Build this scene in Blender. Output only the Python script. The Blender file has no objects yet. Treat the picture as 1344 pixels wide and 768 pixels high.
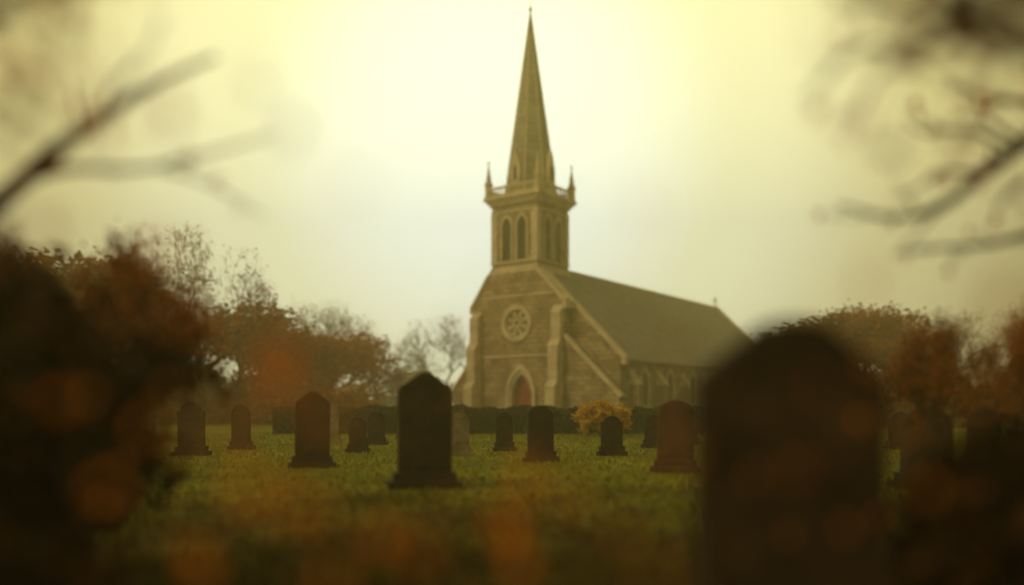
import bpy, math, random
from mathutils import Vector, Matrix
R = random.Random(7)
scene = bpy.context.scene
scene.view_settings.view_transform = 'Standard'
scene.view_settings.look = 'None'
scene.view_settings.exposure = 0
F = 1045.0; HC = 1.2
def P(px, py, d):
    return Vector(((px-672)/F*d, d, HC+(530-py)/F*d))

# ------------------------------------------------------------ materials
def newmat(name):
    m = bpy.data.materials.new(name); m.use_nodes = True
    nt = m.node_tree; b = nt.nodes['Principled BSDF']
    return m, nt, b
def noise_mat(name, c1, c2, scale=3, rough=0.9, bump=0.3, c3=None, uv=False, scale2=25):
    m, nt, b = newmat(name); N = nt.nodes.new; L = nt.links.new
    tc = N('ShaderNodeTexCoord'); n = N('ShaderNodeTexNoise'); n.inputs['Scale'].default_value = scale
    n.inputs['Detail'].default_value = 6
    L(tc.outputs['Object'], n.inputs['Vector'])
    r = N('ShaderNodeValToRGB'); r.color_ramp.elements[0].position = .35; r.color_ramp.elements[1].position = .65
    r.color_ramp.elements[0].color = (*c1, 1); r.color_ramp.elements[1].color = (*c2, 1)
    if c3:
        e = r.color_ramp.elements.new(.8); e.color = (*c3, 1)
    L(n.outputs['Fac'], r.inputs['Fac']); L(r.outputs['Color'], b.inputs['Base Color'])
    n2 = N('ShaderNodeTexNoise'); n2.inputs['Scale'].default_value = scale2; L(tc.outputs['Object'], n2.inputs['Vector'])
    bp = N('ShaderNodeBump'); bp.inputs['Strength'].default_value = bump; bp.inputs['Distance'].default_value = .03
    L(n2.outputs['Fac'], bp.inputs['Height']); L(bp.outputs['Normal'], b.inputs['Normal'])
    b.inputs['Roughness'].default_value = rough; b.inputs['Specular IOR Level'].default_value = .2
    return m
def block_mat(name, c1, c2, cm, bw, bh, mortar=.015, rough=.9, stain=.5):
    m, nt, b = newmat(name); N = nt.nodes.new; L = nt.links.new
    tc = N('ShaderNodeTexCoord')
    br = N('ShaderNodeTexBrick'); br.inputs['Scale'].default_value = 1
    br.inputs['Brick Width'].default_value = bw; br.inputs['Row Height'].default_value = bh
    br.inputs['Mortar Size'].default_value = mortar
    br.inputs['Color1'].default_value = (*c1, 1); br.inputs['Color2'].default_value = (*c2, 1); br.inputs['Mortar'].default_value = (*cm, 1)
    L(tc.outputs['UV'], br.inputs['Vector'])
    n = N('ShaderNodeTexNoise'); n.inputs['Scale'].default_value = .9; n.inputs['Detail'].default_value = 8; n.inputs['Roughness'].default_value = .7
    L(tc.outputs['Object'], n.inputs['Vector'])
    r = N('ShaderNodeValToRGB'); r.color_ramp.elements[0].position = .38; r.color_ramp.elements[1].position = .62
    r.color_ramp.elements[0].color = (stain, stain*.95, stain*.85, 1); r.color_ramp.elements[1].color = (1.1, 1.08, 1.0, 1)
    L(n.outputs['Fac'], r.inputs['Fac'])
    mx = N('ShaderNodeMix'); mx.data_type = 'RGBA'; mx.blend_type = 'MULTIPLY'; mx.inputs[0].default_value = 1
    L(br.outputs['Color'], mx.inputs[6]); L(r.outputs['Color'], mx.inputs[7]); L(mx.outputs[2], b.inputs['Base Color'])
    bp = N('ShaderNodeBump'); bp.inputs['Strength'].default_value = .5; bp.inputs['Distance'].default_value = .03
    L(br.outputs['Fac'], bp.inputs['Height']); bp.invert = True; L(bp.outputs['Normal'], b.inputs['Normal'])
    b.inputs['Roughness'].default_value = rough; b.inputs['Specular IOR Level'].default_value = .2
    return m
def leaf_mat(name, cols, trans=.4):
    m, nt, b = newmat(name); N = nt.nodes.new; L = nt.links.new
    g = N('ShaderNodeNewGeometry'); r = N('ShaderNodeValToRGB')
    el = r.color_ramp.elements
    el[0].color = (*cols[0], 1); el[1].color = (*cols[-1], 1)
    for i, c in enumerate(cols[1:-1]):
        e = el.new((i+1)/(len(cols)-1)); e.color = (*c, 1)
    L(g.outputs['Random Per Island'], r.inputs['Fac'])
    L(r.outputs['Color'], b.inputs['Base Color']); b.inputs['Roughness'].default_value = .7
    b.inputs['Specular IOR Level'].default_value = .1
    t = N('ShaderNodeBsdfTranslucent'); L(r.outputs['Color'], t.inputs['Color'])
    mx = N('ShaderNodeMixShader'); mx.inputs[0].default_value = trans
    L(b.outputs[0], mx.inputs[1]); L(t.outputs[0], mx.inputs[2]); L(mx.outputs[0], nt.nodes['Material Output'].inputs['Surface'])
    return m

STONE = block_mat('church_stone', (.47,.35,.18), (.29,.21,.105), (.16,.12,.065), .75, .36, .03)
TRIM = noise_mat('dressed_stone', (.42,.34,.19), (.60,.49,.29), 1.5)
SLATE = block_mat('slate_roof', (.23,.205,.165), (.165,.15,.12), (.09,.08,.06), .6, .42, .03, .7, .75)
SPIRE = block_mat('spire_stone', (.33,.30,.20), (.24,.22,.15), (.15,.14,.09), .9, .5, .03, .9, .65)
GLASS = noise_mat('leaded_glass', (.03,.03,.02), (.07,.06,.045), 4, .35)
PGLASS = noise_mat('pale_leaded_glass', (.15,.13,.08), (.28,.25,.16), 3, .35)
LOUV = noise_mat('louvre_wood', (.05,.045,.03), (.09,.075,.05), 6)
DOOR = noise_mat('red_door_paint', (.34,.05,.03), (.26,.04,.025), 5, .6)
BARK = noise_mat('bark', (.03,.02,.01), (.06,.042,.022), 8, .95, .6)
IRON = noise_mat('iron', (.03,.03,.03), (.05,.045,.04), 8, .6)
GRAVE_D = noise_mat('shade_darkened_sandstone', (.018,.012,.006), (.045,.029,.014), 5, .95, .5, (.08,.055,.025))  # shade of the backlit stones is put into this darkened base colour
GRAVE_R = noise_mat('red_sandstone', (.06,.026,.012), (.10,.045,.022), 4, .95, .5)
GRAVE_L = noise_mat('lichen_stone', (.12,.095,.05), (.22,.18,.10), 5, .95, .5)
L_BROWN = leaf_mat('brown_foliage', [(.12,.050,.010),(.30,.11,.016),(.44,.15,.02),(.17,.085,.02)], .4)
L_RUST = leaf_mat('rust_foliage', [(.07,.032,.007),(.20,.07,.010),(.34,.11,.012),(.10,.05,.01)], .35)
L_DARK = leaf_mat('dark_foliage', [(.012,.009,.004),(.028,.017,.006),(.08,.034,.007)], .15)
L_ORANGE = leaf_mat('autumn_leaf', [(.64,.18,.02),(.76,.28,.035),(.54,.13,.018),(.76,.36,.07)], .55)
L_WITH = leaf_mat('withered_foliage', [(.10,.055,.018),(.18,.085,.02),(.07,.045,.015)], .3)
L_FALLEN = leaf_mat('withered_leaf', [(.22,.10,.02),(.14,.08,.02),(.30,.15,.03)], .3)
L_GREEN = leaf_mat('hedge_leaf', [(.03,.034,.010),(.055,.055,.018),(.085,.07,.02)], .25)
L_GOLD = leaf_mat('golden_leaf', [(.62,.38,.04),(.48,.28,.03),(.72,.47,.07)], .4)
L_GRASS = leaf_mat('grass_blade', [(.135,.155,.012),(.20,.205,.018),(.27,.24,.028)], .35)
L_BROWN_BLADE = leaf_mat('brown_grass_blade', [(.06,.044,.01),(.095,.058,.013),(.065,.06,.012)], .35)  # darker brown blades, more frequent towards the camera

# ------------------------------------------------------------ mesh helpers
def uvs(me):
    uvl = me.uv_layers.new(name='UVMap')
    for p in me.polygons:
        n = p.normal
        t = Vector((0,0,1)).cross(n)
        if t.length < .05: t = Vector((1,0,0))
        t.normalize(); b = n.cross(t)
        for li in p.loop_indices:
            co = me.vertices[me.loops[li].vertex_index].co
            uvl.data[li].uv = (co.dot(t), co.dot(b))
def mk(name, verts, faces, mat, parent=None, uv=True, smooth=False):
    me = bpy.data.meshes.new(name); me.from_pydata([tuple(v) for v in verts], [], faces)
    me.update()
    if uv: uvs(me)
    if smooth:
        for p in me.polygons: p.use_smooth = True
    o = bpy.data.objects.new(name, me); scene.collection.objects.link(o)
    if isinstance(mat, (list, tuple)):
        for m_ in mat: me.materials.append(m_)
    else: me.materials.append(mat)
    if parent: o.parent = parent
    return o
class MB:
    def __init__(s): s.v = []; s.f = []; s.mi = []
    def add(s, v, f, mi=0):
        o = len(s.v); s.v += [Vector(x) for x in v]; s.f += [tuple(i+o for i in q) for q in f]; s.mi += [mi]*len(f)
    def box(s, x0,x1,y0,y1,z0,z1, mi=0):
        s.add([(x0,y0,z0),(x1,y0,z0),(x1,y1,z0),(x0,y1,z0),(x0,y0,z1),(x1,y0,z1),(x1,y1,z1),(x0,y1,z1)],
              [(3,2,1,0),(4,5,6,7),(0,1,5,4),(1,2,6,5),(2,3,7,6),(3,0,4,7)], mi)
    def prism(s, poly, a0, a1, axis='y', mi=0):
        n = len(poly); v = []
        for a in (a0, a1):
            for h, z in poly: v.append((h, a, z) if axis == 'y' else (a, h, z))
        f = [tuple(range(n)), tuple(range(2*n-1, n-1, -1))] + [(i, i+n, (i+1)%n+n, (i+1)%n) for i in range(n)]
        if axis == 'x': f = [tuple(reversed(q)) for q in f]
        s.add(v, f, mi)
    def tube(s, p0, p1, r0, r1, n=5, mi=0):
        d = (p1-p0)
        if d.length < 1e-6: return
        d.normalize(); a = d.orthogonal().normalized(); b = d.cross(a)
        v = []
        for p, r in ((p0, r0), (p1, r1)):
            for i in range(n):
                t = 2*math.pi*i/n; v.append(p + a*(math.cos(t)*r) + b*(math.sin(t)*r))
        s.add(v, [(i, (i+1)%n, (i+1)%n+n, i+n) for i in range(n)], mi)
    def pyr(s, cx, cy, z0, z1, r, n=4, rot=math.pi/4, mi=0, r1=0.0):
        v = [(cx+r*math.cos(rot+2*math.pi*i/n), cy+r*math.sin(rot+2*math.pi*i/n), z0) for i in range(n)]
        if r1 <= 0:
            v.append((cx, cy, z1)); s.add(v, [(i, (i+1)%n, n) for i in range(n)]+[tuple(range(n-1,-1,-1))], mi)
        else:
            v += [(cx+r1*math.cos(rot+2*math.pi*i/n), cy+r1*math.sin(rot+2*math.pi*i/n), z1) for i in range(n)]
            s.add(v, [(i, (i+1)%n, (i+1)%n+n, i+n) for i in range(n)]+[tuple(range(n-1,-1,-1)), tuple(range(n,2*n))], mi)
    def obj(s, name, mat, parent=None, uv=True, smooth=False):
        o = mk(name, s.v, s.f, mat, parent, uv, smooth)
        if any(s.mi): o.data.polygons.foreach_set('material_index', s.mi)
        return o
def lancet(cx, z0, w, h, n=8):
    r = w; ah = w*math.sin(math.radians(60)); zs = z0+h-ah
    pts = [(cx-w/2, z0), (cx+w/2, z0)]
    for i in range(n+1):
        a = math.radians(60*i/n); pts.append((cx-w/2+r*math.cos(a), zs+r*math.sin(a)))
    for i in range(1, n+1):
        a = math.radians(120+60*i/n); pts.append((cx+w/2+r*math.cos(a), zs+r*math.sin(a)))
    return pts
def ring_frame(mb, inner, outer, a0, a1, axis='y', mi=0):
    n = len(inner)
    for i in range(1, n):
        j = (i+1) % n
        quad = [inner[i], outer[i], outer[j], inner[j]]
        v = []
        for a in (a0, a1):
            for h, z in quad: v.append((h, a, z) if axis == 'y' else (a, h, z))
        mb.add(v, [(0,1,2,3),(7,6,5,4),(0,4,5,1),(1,5,6,2),(2,6,7,3),(3,7,4,0)], mi)
def boolean(o, cutters):
    for c in cutters:
        m = o.modifiers.new('b', 'BOOLEAN'); m.object = c; m.operation = 'DIFFERENCE'; m.solver = 'EXACT'
    bpy.context.view_layer.update()
    dg = bpy.context.evaluated_depsgraph_get()
    me = bpy.data.meshes.new_from_object(o.evaluated_get(dg))
    o.modifiers.clear()
    o.data = me
    while me.uv_layers: me.uv_layers.remove(me.uv_layers[0])
    uvs(me)
    for c in cutters: bpy.data.objects.remove(c)
def recalc(o):
    import bmesh
    bm = bmesh.new(); bm.from_mesh(o.data); bmesh.ops.recalc_face_normals(bm, faces=bm.faces); bm.to_mesh(o.data); bm.free()
def cutter(poly, a0, a1, axis='y', parent=None):
    m = MB(); m.prism(poly, a0, a1, axis); o = m.obj('cut', TRIM, parent, uv=False); recalc(o); return o

# ------------------------------------------------------------ church
church = bpy.data.objects.new('stone_church', None); scene.collection.objects.link(church)
church.location = (1.895, 60, 0); church.rotation_euler = (0, 0, -math.radians(36.7))
bpy.context.view_layer.update()
RS = -0.6; RZ = 11.8; SL = .99
m = MB(); m.prism([(-5.9,-.3),(2.5,-.3),(2.5,8.75),(.2,11.15),(-4.3,11.15),(-5.9,8.9)], -.3, 1.1)
wf = m.obj('west_front', STONE, church); recalc(wf)
RX = -1.70; RZc = 7.35; DX = -1.2
circ = [(RX+1.15*math.cos(2*math.pi*i/32), RZc+1.15*math.sin(2*math.pi*i/32)) for i in range(32)]
boolean(wf, [cutter(circ, -.8, .15, parent=church), cutter(lancet(DX, .0, 1.95, 3.5), -.8, .35, parent=church)])
m = MB()
gl = [(RX+1.14*math.cos(2*math.pi*i/32), RZc+1.14*math.sin(2*math.pi*i/32)) for i in range(32)]
m.prism(gl, .00, .06, mi=1)
def annulus(cx, cz, r0, r1, a0, a1, n=32):
    for i in range(n):
        t0 = 2*math.pi*i/n; t1 = 2*math.pi*(i+1)/n
        q = [(cx+r0*math.cos(t0), cz+r0*math.sin(t0)),(cx+r1*math.cos(t0), cz+r1*math.sin(t0)),(cx+r1*math.cos(t1), cz+r1*math.sin(t1)),(cx+r0*math.cos(t1), cz+r0*math.sin(t1))]
        m.add([(h,a0,z) for h,z in q]+[(h,a1,z) for h,z in q], [(0,1,2,3),(7,6,5,4),(0,4,5,1),(1,5,6,2),(2,6,7,3),(3,7,4,0)])
annulus(RX, RZc, 1.05, 1.42, -.42, .05); annulus(RX, RZc, .2, .38, -.28, .0, 16)
for k in range(8):
    a = 2*math.pi*(k+.5)/8
    m.tube(Vector((RX+.32*math.cos(a), -.16, RZc+.32*math.sin(a))), Vector((RX+1.1*math.cos(a), -.16, RZc+1.1*math.sin(a))), .08, .08, 6)
    b = 2*math.pi*k/8
    annulus(RX+.80*math.cos(b), RZc+.80*math.sin(b), .19, .29, -.22, -.05, 12)
m.obj('rose_window', [TRIM, PGLASS], church)
m = MB()
m.prism(lancet(DX, 0, 1.9, 3.46), .18, .30, mi=1)
ring_frame(m, lancet(DX, 0, 1.9, 3.46), lancet(DX, 0, 2.25, 3.78), -.42, .17)
ring_frame(m, lancet(DX, 0, 2.26, 3.80), lancet(DX, 0, 2.75, 4.25), -.55, -.25)
for k in (-1, 0, 1): m.box(DX+k*.45-.02, DX+k*.45+.02, .15, .19, 0, 2.5, 2)
for zz in (.7, 1.9): m.box(DX-.85, DX+.85, .13, .17, zz, zz+.09, 2)
m.obj('arched_door', [TRIM, DOOR, IRON], church)
m = MB()
def buttress(x0, x1, yf, steps):
    z = 0
    for i, (zt, dep) in enumerate(steps):
        m.box(x0, x1, yf-dep, yf-.002, z-.3*(i==0), zt)
        nd = steps[i+1][1] if i+1 < len(steps) else 0.0
        m.prism([(yf-dep-.04, zt),(yf-nd-.001, zt),(yf-nd-.001, zt+.7*(dep-nd)+.25)], x0-.04, x1+.04, 'x', 1)
        z = zt+.001
buttress(-5.95, -5.15, -.3, [(2.4, 1.25),(5.4, .9),(7.8, .5)])
buttress(1.75, 2.56, -.3, [(2.4, 1.25),(5.4, .9),(7.9, .5)])
bt = m.obj('facade_buttresses', [TRIM, TRIM], church); recalc(bt)
m = MB()
m.box(-5.14, 1.74, -.38, -.302, 4.75, 4.95); m.box(-5.14, 1.74, -.46, -.302, -.2, .55)
m.box(-5.14, 1.74, -.37, -.302, 9.35, 9.5)
def coping(p, q, y0, y1, th=.22, side=1):
    d = Vector((q[0]-p[0], q[1]-p[1])).normalized(); n = Vector((-d.y, d.x))
    if n.y < 0: n = -n
    poly = [p, q, (q[0]+n.x*th, q[1]+n.y*th), (p[0]+n.x*th, p[1]+n.y*th)]
    m.prism(poly, y0, y1)
coping((-6.1, 8.64), (-4.3, 11.16), -.42, 1.2); coping((.05, 11.32), (2.72, 8.54), -.42, 1.2)
coping((2.6, RZ-SL*3.2+.02), (6.95, RZ-SL*7.55+.02), .72, 1.2, .28)
coping((2.55, 6.15), (7.25, 1.62), -.45, -.05, .26)
coping((-8.35, 2.0), (-5.95, 4.95), -.2, .2, .22)
m.box(-6.25,-5.92,-.42,1.2,8.35,8.72); m.box(2.52,2.85,-.42,1.0,8.2,8.62); m.box(6.75,7.15,.7,1.22,4.0,4.5)
m.pyr(2.7,-.1,8.9,9.6,.22,4)
tr = m.obj('copings_and_courses', TRIM, church); recalc(tr)
T0, T1 = .8, 35.4
m = MB(); m.prism([(-5.8,-.3),(6.6,-.3),(6.6,4.75),(RS,RZ-.12),(-5.8,6.55)], T0, T1)
nv = m.obj('nave_walls', STONE, church); recalc(nv)
cuts = []; wts = [4.6+4.35*i for i in range(7)]
for t in wts: cuts.append(cutter(lancet(t, 1.1, 1.25, 2.6), 6.3, 7.2, 'x', church))
boolean(nv, cuts)
m = MB()
for t in wts:
    m.prism(lancet(t, 1.1, 1.22, 2.58), 6.32, 6.36, 'x', 1)
    ring_frame(m, lancet(t, 1.1, 1.24, 2.6), lancet(t, 1.1, 1.7, 3.0), 6.5, 6.68, 'x')
    m.box(6.38, 6.45, t-.05, t+.05, 1.1, 3.3); m.box(6.45, 6.78, t-.95, t+.95, .9, 1.095)
m.obj('nave_windows', [TRIM, GLASS], church)
m = MB()
for t in [2.6+4.35*i for i in range(8)]:
    m.box(6.602, 7.3, t-.3, t+.3, -.3, 2.6); m.prism([(6.602,2.6),(7.36,2.6),(6.602,3.7)], t-.34, t+.34, 'y', 1)
m.box(6.603, 6.75, T0+.5, T1, 4.2, 4.42, 1)
ob = m.obj('nave_buttresses', [STONE, TRIM], church); recalc(ob)
def slab(name, p, q, y0, y1, th, mat):
    mm = MB(); d = Vector((q[0]-p[0], q[1]-p[1])).normalized(); n = Vector((-d.y, d.x))
    if n.y < 0: n = -n
    mm.prism([p, q, (q[0]+n.x*th, q[1]+n.y*th), (p[0]+n.x*th, p[1]+n.y*th)], y0, y1)
    o = mm.obj(name, mat, church); recalc(o)
    me = o.data
    while me.uv_layers: me.uv_layers.remove(me.uv_layers[0])
    uvs(me); return o
slab('nave_roof_south', (RS, RZ-.06), (7.0, RZ-.06-SL*7.6), 1.1, T1, .14, SLATE)
slab('nave_roof_north', (RS, RZ-.06), (-6.2, RZ-.06-SL*5.6), 1.1, T1, .14, SLATE)
m = MB(); m.box(RS-.13, RS+.13, 1.0, T1, RZ-.02, RZ+.2); m.obj('ridge_tiles', TRIM, church)
m = MB(); coping((RS, RZ+.0), (7.1, RZ-SL*7.7), T1+.01, T1+.5, .3); coping((RS, RZ), (-6.3, RZ-SL*5.7), T1+.01, T1+.5, .3)
m.box(RS-.06,RS+.06,T1+.12,T1+.28,RZ+.2,RZ+1.3); m.box(RS-.25,RS+.25,T1+.14,T1+.26,RZ+.85,RZ+.97)
e = m.obj('east_gable_cross', TRIM, church); recalc(e)
m = MB(); m.prism([(2.52,-.3),(7.1,-.3),(7.1,1.75),(2.52,6.15)], -.2, .78)
m.prism([(-8.2,-.3),(-5.92,-.3),(-5.92,4.85),(-8.2,2.05)], -.1, 20)
o = m.obj('side_porches', STONE, church); recalc(o)
slab('porch_roof', (2.55, 6.14), (7.3, 1.58), -.04, .71, .12, SLATE)
slab('aisle_roof', (-5.92, 4.9), (-8.4, 1.85), .21, 20, .12, SLATE)
W = 4.3; CX, CY = -W/2, W/2
m = MB(); m.box(-W, 0, 0.0, W, 9.5, 17.0); tw = m.obj('belfry_tower', STONE, church); recalc(tw)
cs = []
for k in (-.72, .72):
    cs.append(cutter(lancet(CX+k, 12.3, .86, 3.3), -.5, .45, 'y', church))
    cs.append(cutter(lancet(CY+k, 12.3, .86, 3.3), -.45, .5, 'x', church))
boolean(tw, cs)
m = MB()
for k in (-.72, .72):
    m.prism(lancet(CX+k, 12.3, .85, 3.28), .38, .42, 'y', 1); m.prism(lancet(CY+k, 12.3, .85, 3.28), -.42, -.38, 'x', 1)
    ring_frame(m, lancet(CX+k, 12.3, .86, 3.3), lancet(CX+k, 12.3, 1.16, 3.58), -.08, .1, 'y')
    ring_frame(m, lancet(CY+k, 12.3, .86, 3.3), lancet(CY+k, 12.3, 1.16, 3.58), -.1, .08, 'x')
    for z in range(9):
        zz = 12.45+z*.3
        m.add([(CX+k-.42,.12,zz),(CX+k+.42,.12,zz),(CX+k+.42,.36,zz+.2),(CX+k-.42,.36,zz+.2)], [(0,1,2,3)], 1)
        m.add([(-.12,CY+k-.42,zz),(-.12,CY+k+.42,zz),(-.36,CY+k+.42,zz+.2),(-.36,CY+k-.42,zz+.2)], [(0,1,2,3)], 1)
m.obj('belfry_windows', [TRIM, LOUV], church)
m = MB()
def course(o_, z0, z1): m.box(-W-o_, o_, -o_, W+o_, z0, z1)
course(.22, 11.2, 11.42); course(.14, 11.42, 11.62); course(.08, 11.62, 11.8); course(.1, 12.05, 12.22)
course(.07, 16.0, 16.15); course(.15, 16.55, 16.8); course(.32, 16.8, 17.02); course(.5, 17.02, 17.3)
for i in range(10):
    x = -W+.1+i*.44
    m.box(x, x+.2, -.28, -.15, 16.55, 16.79); m.box(.15, .28, -x-.2, -x, 16.55, 16.79)
for (x0,x1,y0,y1) in ((-W-.06,-W+.5,-.06,.3),(-.5,.06,-.06,.5),(-.3,.06,W-.5,W+.06)):
    m.box(x0,x1,y0,y1,12.2,16.0)
m.obj('tower_courses', TRIM, church)
m = MB()
o_ = .38
for z0, z1, w in ((17.3, 17.42, .12), (17.88, 18.02, .12)):
    m.box(-W-o_, o_, -o_, -o_+w, z0, z1); m.box(-W-o_, o_, W+o_-w, W+o_, z0, z1)
    m.box(o_-w, o_, -o_+w, W+o_-w, z0, z1); m.box(-W-o_, -W-o_+w, -o_+w, W+o_-w, z0, z1)
for i in range(15):
    x = -W-o_+.2+i*(W+2*o_-.5)/14
    for (a, b) in ((x, -o_+.02), (x, W+o_-.1)): m.box(a, a+.09, b, b+.08, 17.42, 17.88)
    yy = x+W
    for a in (o_-.1, -W-o_+.02): m.box(a, a+.08, yy, yy+.09, 17.42, 17.88)
for (cx, cy) in ((-W-.2,-.2),(.2,-.2),(.2,W+.2),(-W-.2,W+.2)):
    m.pyr(cx, cy, 17.3, 18.3, .30, 8, math.pi/8, 0, .27); m.pyr(cx, cy, 18.3, 18.42, .38, 8, math.pi/8, 0, .36)
    m.pyr(cx, cy, 18.42, 20.1, .26, 8, math.pi/8); m.pyr(cx, cy, 19.95, 20.15, .09, 6, 0, 0, .07)
m.obj('parapet_and_pinnacles', TRIM, church)
m = MB()
ro = math.pi/8; r8 = 2.02
m.pyr(CX, CY, 17.3, 19.0, r8, 8, ro, 0, 1.88); m.pyr(CX, CY, 19.0, 32.3, 1.88, 8, ro, 0, .05)
sp = m.obj('spire', SPIRE, church)
m = MB()
for i in range(8):
    a = ro+2*math.pi*i/8
    m.tube(Vector((CX+r8*math.cos(a), CY+r8*math.sin(a), 17.3)), Vector((CX+1.88*math.cos(a), CY+1.88*math.sin(a), 19)), .07, .07, 6)
    m.tube(Vector((CX+1.88*math.cos(a), CY+1.88*math.sin(a), 19)), Vector((CX, CY, 32.3)), .07, .04, 6)
for (dx, dy) in ((0,-1),(1,0)):
    ax = 'y' if dx == 0 else 'x'
    c = CX if dx == 0 else CY
    base = (CY-1.95) if dx == 0 else (CX+1.95)
    sgn = -1 if dx == 0 else 1
    lo, hi = sorted((base+sgn*.1, base-sgn*1.0))
    m.prism([(c-.42,18.2),(c+.42,18.2),(c+.42,19.4),(c,20.8),(c-.42,19.4)], lo, hi, ax)
    lo2, hi2 = sorted((base+sgn*.1, base+sgn*.14))
    m.prism(lancet(c, 18.5, .3, 1.1), lo2, hi2, ax, 1)
m.tube(Vector((CX,CY,32.2)), Vector((CX,CY,33.3)), .04, .02, 6)
m.pyr(CX,CY,32.3,32.55,.15,8,0,0,.1)
o = m.obj('spire_ribs_and_lucarnes', [TRIM, LOUV], church); recalc(o)

# ------------------------------------------------------------ ground
m, nt, b = newmat('lawn_ground'); N = nt.nodes.new; L = nt.links.new
tc = N('ShaderNodeTexCoord'); n = N('ShaderNodeTexNoise'); n.inputs['Scale'].default_value = .35; n.inputs['Detail'].default_value = 8
L(tc.outputs['Object'], n.inputs['Vector'])
r = N('ShaderNodeValToRGB'); e = r.color_ramp.elements
e[0].position = .35; e[0].color = (.10,.12,.012,1); e[1].position = .65; e[1].color = (.21,.20,.022,1)
L(n.outputs['Fac'], r.inputs['Fac'])
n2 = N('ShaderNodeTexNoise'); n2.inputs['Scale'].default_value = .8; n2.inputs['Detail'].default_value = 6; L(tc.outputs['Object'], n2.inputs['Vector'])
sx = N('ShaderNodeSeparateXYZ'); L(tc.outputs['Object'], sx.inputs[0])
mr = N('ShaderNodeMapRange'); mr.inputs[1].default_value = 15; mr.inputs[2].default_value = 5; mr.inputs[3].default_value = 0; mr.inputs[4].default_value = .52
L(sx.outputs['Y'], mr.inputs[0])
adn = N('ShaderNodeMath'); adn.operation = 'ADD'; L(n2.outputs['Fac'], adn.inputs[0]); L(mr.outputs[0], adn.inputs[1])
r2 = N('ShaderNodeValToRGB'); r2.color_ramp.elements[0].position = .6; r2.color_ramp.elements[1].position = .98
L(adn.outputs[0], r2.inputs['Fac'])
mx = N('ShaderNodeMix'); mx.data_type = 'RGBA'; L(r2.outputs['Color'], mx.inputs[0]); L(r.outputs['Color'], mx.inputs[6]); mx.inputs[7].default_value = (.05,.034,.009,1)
L(mx.outputs[2], b.inputs['Base Color']); b.inputs['Roughness'].default_value = 1; b.inputs['Specular IOR Level'].default_value = .05
GROUND = m
g = 600
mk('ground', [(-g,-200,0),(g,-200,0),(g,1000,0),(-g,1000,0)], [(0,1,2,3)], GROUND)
mb = MB(); mi = []
for i in range(70000):
    d = 3.5+ (R.random()**1.6)*30; x = R.uniform(-.8, .8)*d
    a = R.uniform(0, 6.28); h = R.uniform(.03, .075); w = .012+.0006*d
    ca, sa = math.cos(a)*w, math.sin(a)*w
    lx, ly = R.uniform(-.04,.04), R.uniform(-.04,.04)
    o = len(mb.v); mb.v += [(x-ca,d-sa,-.003),(x+ca,d+sa,-.003),(x+lx,d+ly,h)]; mb.f.append((o,o+1,o+2))
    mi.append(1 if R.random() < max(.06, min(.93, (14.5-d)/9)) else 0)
o = mk('lawn_grass', mb.v, mb.f, [L_GRASS, L_BROWN_BLADE], uv=False); o.data.polygons.foreach_set('material_index', mi)

def leaf(mbl, p, size, rr=R):
    M = Matrix.Rotation(rr.uniform(0,6.28),3,'Z') @ Matrix.Rotation(rr.uniform(0,3.14),3,'X') @ Matrix.Rotation(rr.uniform(0,6.28),3,'Y')
    pts = [(0,-.55,.05),(.26,-.25,.05),(.34,.05,.08),(.2,.35,.04),(0,.6,0),(-.2,.35,.04),(-.34,.05,.08),(-.26,-.25,.05)]
    o = len(mbl.v)
    mbl.v += [p + M @ (Vector(q)*size) for q in pts] + [p]
    mbl.f += [(o+i, o+(i+1)%8, o+8) for i in range(8)]
def tri(mbl, p, s, rr=R):
    a = Vector((rr.gauss(0,1), rr.gauss(0,1), rr.gauss(0,1))).normalized(); b = a.orthogonal().normalized()
    c = a.cross(b); o = len(mbl.v)
    mbl.v += [p-b*s*.5, p+c*s*.8, p+b*s*.5, p-c*s*.8]; mbl.f.append((o,o+1,o+2,o+3))
mb = MB()
for i in range(500):
    d = 3.2+(R.random()**1.5)*18; x = R.uniform(-.75,.75)*d
    leaf(mb, Vector((x, d, .05+R.random()*.03)), R.uniform(.04,.07))
mk('fallen_leaves', mb.v, mb.f, L_FALLEN, uv=False)

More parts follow.
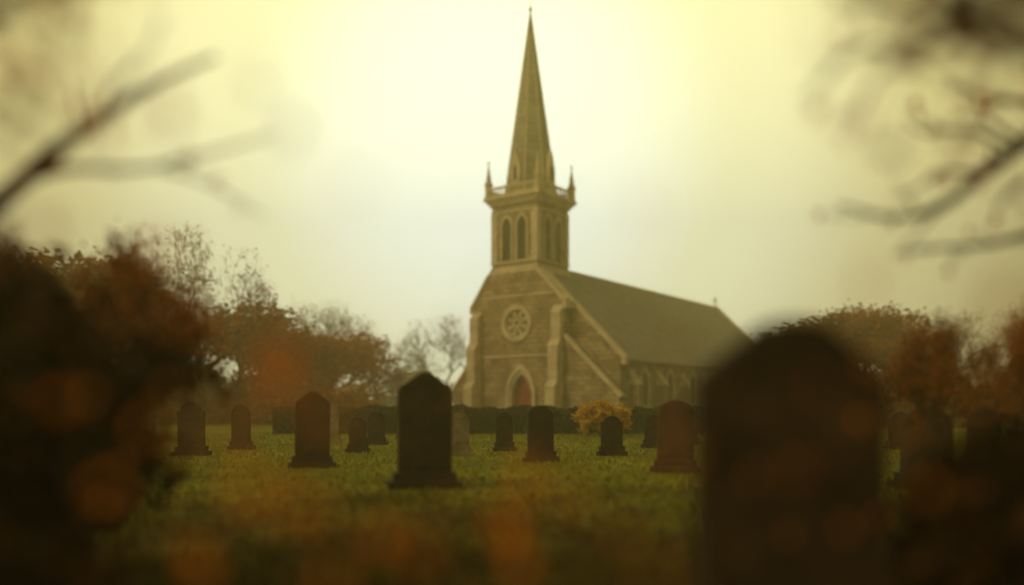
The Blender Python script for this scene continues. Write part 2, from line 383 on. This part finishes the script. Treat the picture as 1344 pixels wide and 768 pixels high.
# ------------------------------------------------------------ trees
def tree_mesh(name, seed, H=8.0, spread=.55, depth=6, leaves=0, lsize=.12, lmat=L_BROWN, r0=.22, lrad=.35):
    rr = random.Random(seed); mb = MB(); tips = []
    def grow(p, d, ln, r, dep):
        segs = 3; q = p; dd = d
        for s in range(segs):
            dd = (dd + Vector((rr.gauss(0,.12), rr.gauss(0,.12), rr.gauss(.05,.08)))).normalized()
            q2 = q + dd*ln/segs; ra = r*(1-.3*s/segs); rb = r*(1-.3*(s+1)/segs)
            mb.tube(q, q2, ra, rb, 6 if dep > 3 else 3)
            if dep <= depth-2 and s < 2 and dep > 0 and rr.random() < .55:
                side = (dd + Vector((rr.gauss(0,1), rr.gauss(0,1), rr.gauss(.1,.5))).normalized()*.9).normalized()
                grow(q2, side, ln*.55, rb*.5, dep-2)
            q = q2
        if dep <= 0: tips.append(q); return
        k = 3 if rr.random() < .55 else 2
        ph = rr.uniform(0, 6.28)
        for i in range(k):
            a = ph+6.28*i/k+rr.gauss(0,.3); s = spread*rr.uniform(.7,1.3)
            o1 = dd.orthogonal().normalized(); o2 = dd.cross(o1)
            nd = (dd + (o1*math.cos(a)+o2*math.sin(a))*s*1.2).normalized()
            grow(q, nd, ln*rr.uniform(.68,.88), r*.62, dep-1)
    grow(Vector((0,0,-.1)), Vector((0,0,1)), H*.27, r0, depth)
    nb = len(mb.f)
    for i in range(leaves):
        p = rr.choice(tips) + Vector((rr.gauss(0,lrad), rr.gauss(0,lrad), rr.gauss(0,lrad)))
        tri(mb, p, lsize*rr.uniform(.6,1.3), rr)
    me = bpy.data.meshes.new(name); me.from_pydata([tuple(v) for v in mb.v], [], mb.f)
    me.materials.append(BARK); me.materials.append(lmat)
    me.polygons.foreach_set('material_index', [0]*nb+[1]*(len(mb.f)-nb)); me.update()
    zs = max(v.co.z for v in me.vertices)
    cxm = sum(v.co.x for v in me.vertices)/len(me.vertices)
    rx = sorted(abs(v.co.x-cxm) for v in me.vertices)[int(len(me.vertices)*.97)]
    return me, zs, rx, cxm
T_BARE = [tree_mesh('bare_a', 3, leaves=4500, lsize=.08, depth=7, lrad=.2, spread=.65), tree_mesh('bare_b', 11, leaves=4500, lsize=.08, spread=.7, depth=7, lrad=.2)]
T_LEAF = [tree_mesh('leafy_a', 5, leaves=12000, lsize=.15, lrad=.22, spread=.62), tree_mesh('leafy_b', 21, leaves=12000, lsize=.15, spread=.7, lrad=.22)]
T_DARK = [tree_mesh('dark_a', 8, leaves=7500, lsize=.15, lmat=L_RUST, spread=.66, lrad=.28)]
def place_tree(name, tm, px, top, d, halfw=None, rot=0):
    me, zs, rx, cxm = tm; o = bpy.data.objects.new(name, me); scene.collection.objects.link(o)
    h = HC+(530-top)/F*d; s = h/zs; sx = s if halfw is None else (halfw/F*d)/rx
    sg = -1 if rot else 1
    o.scale = (sx, sx, s); o.location = ((px-672)/F*d - sg*cxm*sx, d, 0); o.rotation_euler = (0,0,math.pi if rot else 0)
    return o
place_tree('bare_tree', T_BARE[0], 285, 290, 48, 84)
place_tree('bare_tree', T_BARE[1], 432, 386, 66, 76)
place_tree('bare_tree', T_BARE[0], 570, 406, 80, 58, 1)
place_tree('bare_tree', T_BARE[1], 1250, 398, 60, 60, 1)
place_tree('autumn_tree', T_DARK[0], 170, 282, 8, 92)
place_tree('autumn_tree', T_DARK[0], 5, 262, 5.5, 65, 1)
place_tree('autumn_tree', T_LEAF[0], 120, 330, 48, 95)
place_tree('autumn_tree', T_LEAF[1], 440, 425, 58, 85)
place_tree('autumn_tree', T_LEAF[0], 335, 395, 50, 85, 1)
place_tree('autumn_tree', T_LEAF[1], 1140, 385, 52, 90)
place_tree('autumn_tree', T_DARK[0], 1238, 400, 9.5, 62)
place_tree('autumn_tree', T_DARK[0], 1345, 378, 8, 65, 1)
place_tree('autumn_tree', T_LEAF[0], 1060, 420, 60, 60)

def clump_mesh(name, blobs, n, lsize, lmat, seed=1, stems=True):
    rr = random.Random(seed); mb = MB()
    tot = sum(b[3]*b[4]*b[5] for b in blobs)
    if stems:
        for b in blobs:
            for k in range(4):
                mb.tube(Vector((b[0]+rr.uniform(-.1,.1)*b[3], b[1], 0)), Vector((b[0]+rr.uniform(-.6,.6)*b[3], b[1]+rr.uniform(-.5,.5)*b[4], b[2]+rr.uniform(0,.8)*b[5])), .03, .006, 4)
    nb = len(mb.f)
    for b in blobs:
        sub = [(Vector((rr.gauss(0,1), rr.gauss(0,1), rr.gauss(0,1))).normalized()*rr.uniform(.3,1)) for _ in range(26)]
        k = int(n*b[3]*b[4]*b[5]/tot)
        for i in range(k):
            c = rr.choice(sub); q = c + Vector((rr.gauss(0,.16), rr.gauss(0,.16), rr.gauss(0,.16)))
            p = Vector((b[0]+q.x*b[3], b[1]+q.y*b[4], b[2]+q.z*b[5]))
            if p.z < .02: p.z = rr.uniform(.02,.2)
            tri(mb, p, lsize*rr.uniform(.6,1.4), rr)
    o = mk(name, mb.v, mb.f, [BARK, lmat], uv=False)
    o.data.polygons.foreach_set('material_index', [0]*nb+[1]*(len(mb.f)-nb))
    return o
bl = []
for i in range(70):
    d = R.uniform(110,150); px = -150+i*25+R.uniform(-10,10)
    if 600 < px < 900: continue
    h = R.uniform(3,5.5)
    bl.append(((px-672)/F*d, d, h*.6, R.uniform(3,5), 3, h*.75))
clump_mesh('distant_treeline', bl, 26000, .55, L_BROWN, 4, False)
bl = []
for i in range(22):
    px = 60+i*20; d = R.uniform(44,52); h = R.uniform(2.4,4.2)*(1 if px < 440 else .65)
    bl.append(((px-672)/F*d, d, h*.5, 1.4, .9, h*.6))
clump_mesh('autumn_thicket', bl, 26000, .17, L_BROWN, 5)
bl = []
for i in range(14):
    px = 1040+i*28; d = R.uniform(34,42); h = R.uniform(1.8,3.2)
    bl.append(((px-672)/F*d, d, h*.5, 1.1, .9, h*.6))
clump_mesh('autumn_thicket', bl, 16000, .15, L_BROWN, 6)
rr = random.Random(9); mb = MB()
for i in range(30000):
    x = rr.uniform(-9.5, 8.2); 
    f = rr.random()
    top = .98+.05*math.sin(x*2.1)+.04*math.sin(x*5.3)
    if f < .5: p = Vector((x, 32-.45+rr.gauss(0,.05)+.04*math.sin(x*3), rr.uniform(0.02,top)))
    else: p = Vector((x, 32+rr.uniform(-.45,.45), top+rr.gauss(0,.04)))
    tri(mb, p, rr.uniform(.05,.1), rr)
mb.box(-9.45, 8.15, 31.65, 32.4, .02, .86)
o = mk('clipped_hedge', mb.v, mb.f, L_GREEN, uv=False)
d = 29.0
clump_mesh('golden_shrub', [((790-672)/F*d, d, .78, .78, .55, .52),((772-672)/F*d, d, .66, .5,.5,.5),((808-672)/F*d, d, .68, .5,.5,.5)], 8000, .075, L_GOLD, 12)

# ------------------------------------------------------------ gravestones
def profile(style, w, h):
    hw = w/2
    if style == 'peak':
        half = [(hw,0),(hw,h*.80),(hw*.93,h*.845),(hw*.72,h*.88),(hw*.45,h*.935),(hw*.2,h*.98),(0,h)]
    elif style == 'pediment':
        half = [(hw,0),(hw,h*.845),(hw*.96,h*.86),(hw*.34,h*.985),(hw*.22,h*.996),(0,h)]
    elif style == 'gothic':
        half = [(hw,0),(hw,h*.70),(hw*.93,h*.79),(hw*.75,h*.88),(hw*.45,h*.955),(0,h)]
    elif style == 'shoulder':
        half = [(hw,0),(hw,h*.8),(hw*.78,h*.81),(hw*.72,h*.88),(hw*.5,h*.95),(hw*.25,h*.99),(0,h)]
    else:
        half = [(hw,0)]+[(hw*math.cos(math.radians(a)), h-hw*.8+hw*.8*math.sin(math.radians(a))) for a in (0,18,36,54,72)]+[(0,h)]
    return half + [(-x,z) for x,z in reversed(half[:-1])]
def gravestone(px, top, base, wpx, style, mat, d=None, th=None, rot=0, plinth=True):
    if d is None: d = HC*F/(base-530)
    H = HC-(top-530)/F*d; w = wpx/F*d; th = th or max(.13, w*.22)
    mb = MB(); z0 = .0
    if plinth:
        mb.box(-w*.68,w*.68,-th*1.25,th*1.25,-.1,.1); mb.box(-w*.58,w*.58,-th*.85,th*.85,.1,.22); z0 = .22
    pr = [(x, z+z0) for x, z in profile(style, w, H-z0)]
    mb.prism(pr, -th/2, th/2)
    inn = [(x*.80, z0+.12+(z-z0)*.83) for x, z in pr]; out = [(x*.88, z0+.08+(z-z0)*.89) for x, z in pr]
    ring_frame(mb, inn, out, -th/2-.012, -th/2+.01)
    for k in range(5):
        zz = z0+(H-z0)*(.66-k*.085); ww = w*(.26-.03*(k%2)); mb.box(-ww, ww, -th/2-.006, -th/2+.01, zz, zz+.025)
    o = mb.obj('gravestone', mat, uv=False); recalc(o)
    o.location = ((px-672)/F*d, d, 0); o.rotation_euler = (math.radians(R.uniform(-2,2)), math.radians(R.uniform(-1.5,1.5)), math.radians(rot))
    bv = o.modifiers.new('bevel','BEVEL'); bv.width = .012; bv.segments = 2; bv.limit_method = 'ANGLE'
    return o
G = gravestone
G(1037, 422, 0, 240, 'pediment', GRAVE_D, d=3.3, th=.16, rot=-4, plinth=False)
G(557, 488, 640, 70, 'peak', GRAVE_D, rot=12, th=.2)
G(410, 513, 614, 44, 'peak', GRAVE_D, rot=8)
G(710, 533, 606, 34, 'round', GRAVE_D, rot=10)
G(885, 525, 620, 46, 'round', GRAVE_R, rot=-8)
G(602, 541, 598, 27, 'round', GRAVE_L, rot=10)
G(662, 541, 592, 22, 'gothic', GRAVE_D, rot=8)
G(803, 546, 598, 28, 'shoulder', GRAVE_D, rot=5)
G(470, 548, 594, 22, 'round', GRAVE_D)
G(494, 540, 584, 22, 'gothic', GRAVE_D)
G(436, 531, 581, 17, 'shoulder', GRAVE_L)
G(858, 545, 588, 24, 'shoulder', GRAVE_D)
G(317, 530, 590, 24, 'gothic', GRAVE_D)
G(252, 528, 598, 34, 'shoulder', GRAVE_D)
G(195, 540, 582, 18, 'round', GRAVE_D)
G(130, 528, 604, 38, 'peak', GRAVE_D)
G(1215, 533, 640, 62, 'round', GRAVE_D)
G(1180, 540, 590, 26, 'gothic', GRAVE_D)
G(905, 548, 584, 20, 'round', GRAVE_R)
G(1290, 535, 610, 40, 'shoulder', GRAVE_D)
G(530, 547, 576, 15, 'round', GRAVE_L)
G(60, 532, 615, 44, 'shoulder', GRAVE_D)

# ------------------------------------------------------------ foreground overhanging trees
def branch_path(mb, pts, r0, r1, twigs=0, rr=R, tl=.3, leafmb=None, nl=0):
    P_ = [Vector(p) for p in pts]; Q = []
    for i in range(len(P_)-1):
        a = P_[max(i-1,0)]; b = P_[i]; c = P_[i+1]; d = P_[min(i+2,len(P_)-1)]
        for k in range(4):
            t = k/4
            Q.append(.5*((2*b)+(c-a)*t+(2*a-5*b+4*c-d)*t*t+(3*b-a-3*c+d)*t**3))
    Q.append(P_[-1]); n = len(Q)-1
    for i in range(n):
        mb.tube(Q[i], Q[i+1], r0+(r1-r0)*i/n, r0+(r1-r0)*(i+1)/n, 7)
    for k in range(twigs):
        i = rr.randrange(n//4, n); dd = (Q[i+1]-Q[i]).normalized()
        side = (dd+Vector((rr.gauss(0,.7),rr.gauss(0,.7),rr.gauss(0,.7)))).normalized()
        p = Q[i]; L_ = tl*rr.uniform(.5,1.2); rad = (r0+(r1-r0)*i/n)*.5
        for s in range(3):
            side = (side+Vector((rr.gauss(0,.2),rr.gauss(0,.2),rr.gauss(0,.2)))).normalized()
            q = p+side*L_/3; mb.tube(p, q, rad*(1-.3*s), rad*(.7-.25*s), 5); p = q
            if leafmb is not None and rr.random() < nl: leaf(leafmb, q+Vector((0,0,-.03)), rr.uniform(.05,.08), rr)
def fg_tree(name, trunkpts, tr, paths, leafn, clusters=()):
    mb = MB(); lb = MB(); wb = MB(); rr = random.Random(len(paths))
    branch_path(mb, trunkpts, tr, tr*.6)
    for pts, r0, r1, tw, tl in paths: branch_path(mb, pts, r0*1.25, r1*1.4, tw, rr, tl, lb, leafn)
    for px, py, d, rad, n, s in clusters:
        for i in range(n): leaf(lb if rr.random() < .4 else wb, P(px,py,d)+Vector((rr.gauss(0,rad),rr.gauss(0,rad*.6),rr.gauss(0,rad))), s*rr.uniform(.7,1.2), rr)
    nb = len(mb.f); o = len(mb.v); mb.v += lb.v; mb.f += [tuple(i+o for i in q) for q in lb.f]
    n2_ = len(mb.f); o = len(mb.v); mb.v += wb.v; mb.f += [tuple(i+o for i in q) for q in wb.f]
    ob = mk(name, mb.v, mb.f, [BARK, L_ORANGE, L_WITH], uv=False)
    ob.data.polygons.foreach_set('material_index', [0]*nb+[1]*(n2_-nb)+[2]*(len(mb.f)-n2_)); return ob
fg_tree('overhanging_tree', [(-4.2,4.6,-.1),(-4.1,4.6,1.2),(-3.9,4.5,2.6),(-3.6,4.5,4.2),(-3.3,4.6,6)], .19, [
    ([(-4.1,4.6,1.3), P(-120,340,4.3), P(0,262,4), P(70,200,4), P(135,155,4), P(200,112,4), P(285,74,4.1)], .055, .008, 5, .25),
    ([P(25,240,4), P(90,222,4), P(180,222,4), P(260,205,4.1), P(355,178,4.2)], .02, .004, 5, .22),
    ([P(135,155,4), P(150,110,3.6), P(190,70,3.4), P(215,20,3.2)], .010, .003, 3, .2),
    ([P(200,218,4), P(270,240,4.2), P(350,285,4.4)], .009, .003, 2, .15),
    ([(-3.7,4.5,3.6), P(-60,30,3), P(30,-10,2.5), P(120,-30,2.4)], .04, .01, 6, .3),
    ], .35, [(-10,0,2.2,.18,60,.07),(60,80,2.0,.14,14,.07),(150,-10,2.2,.16,16,.06),(330,150,2.2,.12,4,.05),(-10,170,2.4,.15,20,.07)])
fg_tree('overhanging_tree', [(4.3,4.6,-.1),(4.2,4.6,1.2),(4.1,4.6,2.6),(3.8,4.5,4.2),(3.5,4.4,6)], .2, [
    ([(4.1,4.6,2.7), P(1420,140,4.6), P(1344,190,4.6), P(1285,232,4.6), P(1235,272,4.6), P(1170,285,4.6), P(1098,268,4.7)], .05, .006, 8, .3),
    ([(4.1,4.6,1.9), P(1400,305,5), P(1344,310,5), P(1290,322,5), P(1230,325,5), P(1175,332,5)], .03, .005, 7, .25),
    ([P(1400,150,4.6), P(1344,135,4.7), P(1285,125,4.7), P(1240,100,4.7)], .02, .005, 5, .2),
    ([P(1330,200,4.6), P(1270,170,4.6), P(1215,175,4.6), P(1185,155,4.6)], .014, .004, 4, .2),
    ([P(1285,232,4.6), P(1240,225,4.5), P(1200,250,4.5), P(1170,262,4.5)], .012, .004, 3, .2),
    ([P(1235,272,4.6), P(1205,305,4.6), P(1172,338,4.6)], .010, .003, 2, .15),
    ([P(1344,235,4.7), P(1322,255,4.7), P(1310,272,4.7)], .012, .005, 2, .15),
    ([P(1344,190,4.6), P(1300,160,4.4), P(1285,130,4.3)], .015, .005, 2, .2),
    ([(3.9,4.5,3.6), P(1480,60,2.8), P(1344,55,2.5), P(1270,35,2.4), P(1180,10,2.4), P(1090,-10,2.4)], .05, .012, 8, .25),
    ([P(1300,45,2.4), P(1210,65,2.7), P(1130,62,2.9), P(1085,100,3), P(1060,135,3)], .018, .005, 4, .2),
    ([P(1210,65,2.7), P(1150,100,3), P(1110,190,3)], .012, .004, 3, .15),
    ([(3.9,4.5,3.8), P(1450,-20,2.6), P(1330,0,2.2), P(1240,-15,2.1)], .05, .02, 6, .25),
    ], .3, [(1340,5,2.2,.18,80,.07),(1220,-15,2.2,.14,34,.06),(1350,110,2.4,.14,26,.06),(1070,60,2.2,.1,3,.05)])
clump_mesh('dark_shrub', [(-2.55,4.1,.9,.65,.6,.85),(-1.95,2.9,.3,.5,.5,.45),(-2.9,4.6,1.1,.7,.6,.9),(-3.0,5.5,1.0,.8,.6,.9),(-1.6,2.35,.15,.35,.3,.3)], 8000, .07, L_DARK, 31)
clump_mesh('dark_shrub', [(2.05,3.2,.42,.5,.5,.6),(2.6,4.2,.55,.6,.6,.7),(1.6,2.5,.2,.4,.4,.35)], 7000, .07, L_DARK, 32)
# leaves drifting down from the overhanging trees
mb = MB(); rr = random.Random(77)
spots = [(40,75,.08),(95,115,.08),(365,480,.11),(345,495,.09),(385,465,.10),(370,500,.09),(75,525,.10),(240,410,.08),(150,450,.08),
 (398,662,.10),(258,738,.12),(435,765,.10),(555,722,.11),(665,690,.12),(680,740,.09),(330,640,.10),
 (1075,505,.06),(1045,620,.06),(1255,560,.08),(845,272,.04),(1140,370,.08),(690,625,.08),(205,330,.09),
 (470,470,.07),(820,700,.07),(640,380,.04),(770,150,.045),(1320,400,.08),(470,240,.045),(300,560,.08),(140,640,.06),
 (800,345,.05),(430,540,.07),(600,660,.08),(740,650,.07),(500,700,.09),(385,170,.06),(190,560,.06),(60,300,.08),(890,600,.07)]
for px, py, s in spots:
    d = rr.uniform(1.6,2.1); leaf(mb, P(px,py,d), s, rr)
    if s > .08: leaf(mb, P(px+rr.uniform(-12,12),py+rr.uniform(-12,12),d+.1), s*.8, rr)
for i in range(30):
    d = rr.uniform(1.6,3); leaf(mb, P(rr.uniform(100,1250), rr.uniform(420,760), d), rr.uniform(.035,.06), rr)
mk('falling_leaves', mb.v, mb.f, L_ORANGE, uv=False)

# ------------------------------------------------------------ mist
m_ = bpy.data.materials.new('mist_volume'); m_.use_nodes = True; nt = m_.node_tree; nt.nodes.clear()
out = nt.nodes.new('ShaderNodeOutputMaterial'); vs = nt.nodes.new('ShaderNodeVolumeScatter')
vs.inputs['Color'].default_value = (1,.90,.42,1); vs.inputs['Density'].default_value = .0068; vs.inputs['Anisotropy'].default_value = .55
nt.links.new(vs.outputs[0], out.inputs['Volume'])
mb = MB(); mb.box(-130,130,-10,150,-1,36); o = mb.obj('mist', m_, uv=False); recalc(o)

# ------------------------------------------------------------ light
el = math.radians(36); az = math.radians(-125)
sd = Vector((math.sin(az)*math.cos(el), math.cos(az)*math.cos(el), math.sin(el)))
sun = bpy.data.lights.new('sun','SUN'); sun.energy = 1.5; sun.angle = math.radians(16); sun.color = (1,.75,.36)
so = bpy.data.objects.new('sun', sun); scene.collection.objects.link(so); so.rotation_euler = sd.to_track_quat('Z','Y').to_euler()
w = bpy.data.worlds.new('World'); scene.world = w; w.use_nodes = True; nt = w.node_tree; nt.nodes.clear(); N = nt.nodes.new; L = nt.links.new
out = N('ShaderNodeOutputWorld'); sky = N('ShaderNodeTexSky'); sky.sky_type = 'NISHITA'; sky.sun_disc = False
sky.sun_elevation = el; sky.sun_rotation = az; sky.dust_density = 8; sky.air_density = 1
tint = N('ShaderNodeMix'); tint.data_type = 'RGBA'; tint.blend_type = 'MULTIPLY'; tint.inputs[0].default_value = 1; tint.inputs[7].default_value = (1,.75,.08,1)
L(sky.outputs[0], tint.inputs[6]); b1 = N('ShaderNodeBackground'); b1.inputs[1].default_value = .005; L(tint.outputs[2], b1.inputs[0])
gd = Vector((-.03,1,.33)).normalized()
tc = N('ShaderNodeTexCoord'); dp = N('ShaderNodeVectorMath'); dp.operation = 'DOT_PRODUCT'; dp.inputs[1].default_value = gd
L(tc.outputs['Generated'], dp.inputs[0])
rp = N('ShaderNodeValToRGB'); e = rp.color_ramp.elements; rp.color_ramp.interpolation = 'EASE'
e[0].position = 0; e[0].color = (.38,.29,.10,1); e[1].position = 1; e[1].color = (1.7,1.7,.98,1)
for p_, c in ((.6,(.40,.31,.095)),(.79,(.58,.45,.13)),(.88,(1.02,.85,.28)),(.955,(1.45,1.33,.56))):
    q = e.new(p_); q.color = (*c,1)
L(dp.outputs['Value'], rp.inputs['Fac']); b2 = N('ShaderNodeBackground'); b2.inputs[1].default_value = 1; L(rp.outputs['Color'], b2.inputs[0])
ad = N('ShaderNodeAddShader'); L(b1.outputs[0], ad.inputs[0]); L(b2.outputs[0], ad.inputs[1]); L(ad.outputs[0], out.inputs[0])

# ------------------------------------------------------------ camera
cam = bpy.data.cameras.new('camera'); co = bpy.data.objects.new('camera', cam); scene.collection.objects.link(co)
cam.sensor_width = 36; cam.lens = 28; cam.clip_end = 3000; cam.clip_start = .05
co.location = (0,0,HC); co.rotation_euler = (math.radians(90),0,0); cam.shift_y = (530-384)/1344
cam.dof.use_dof = True; cam.dof.focus_distance = 21; cam.dof.aperture_fstop = .028/.165
scene.camera = co
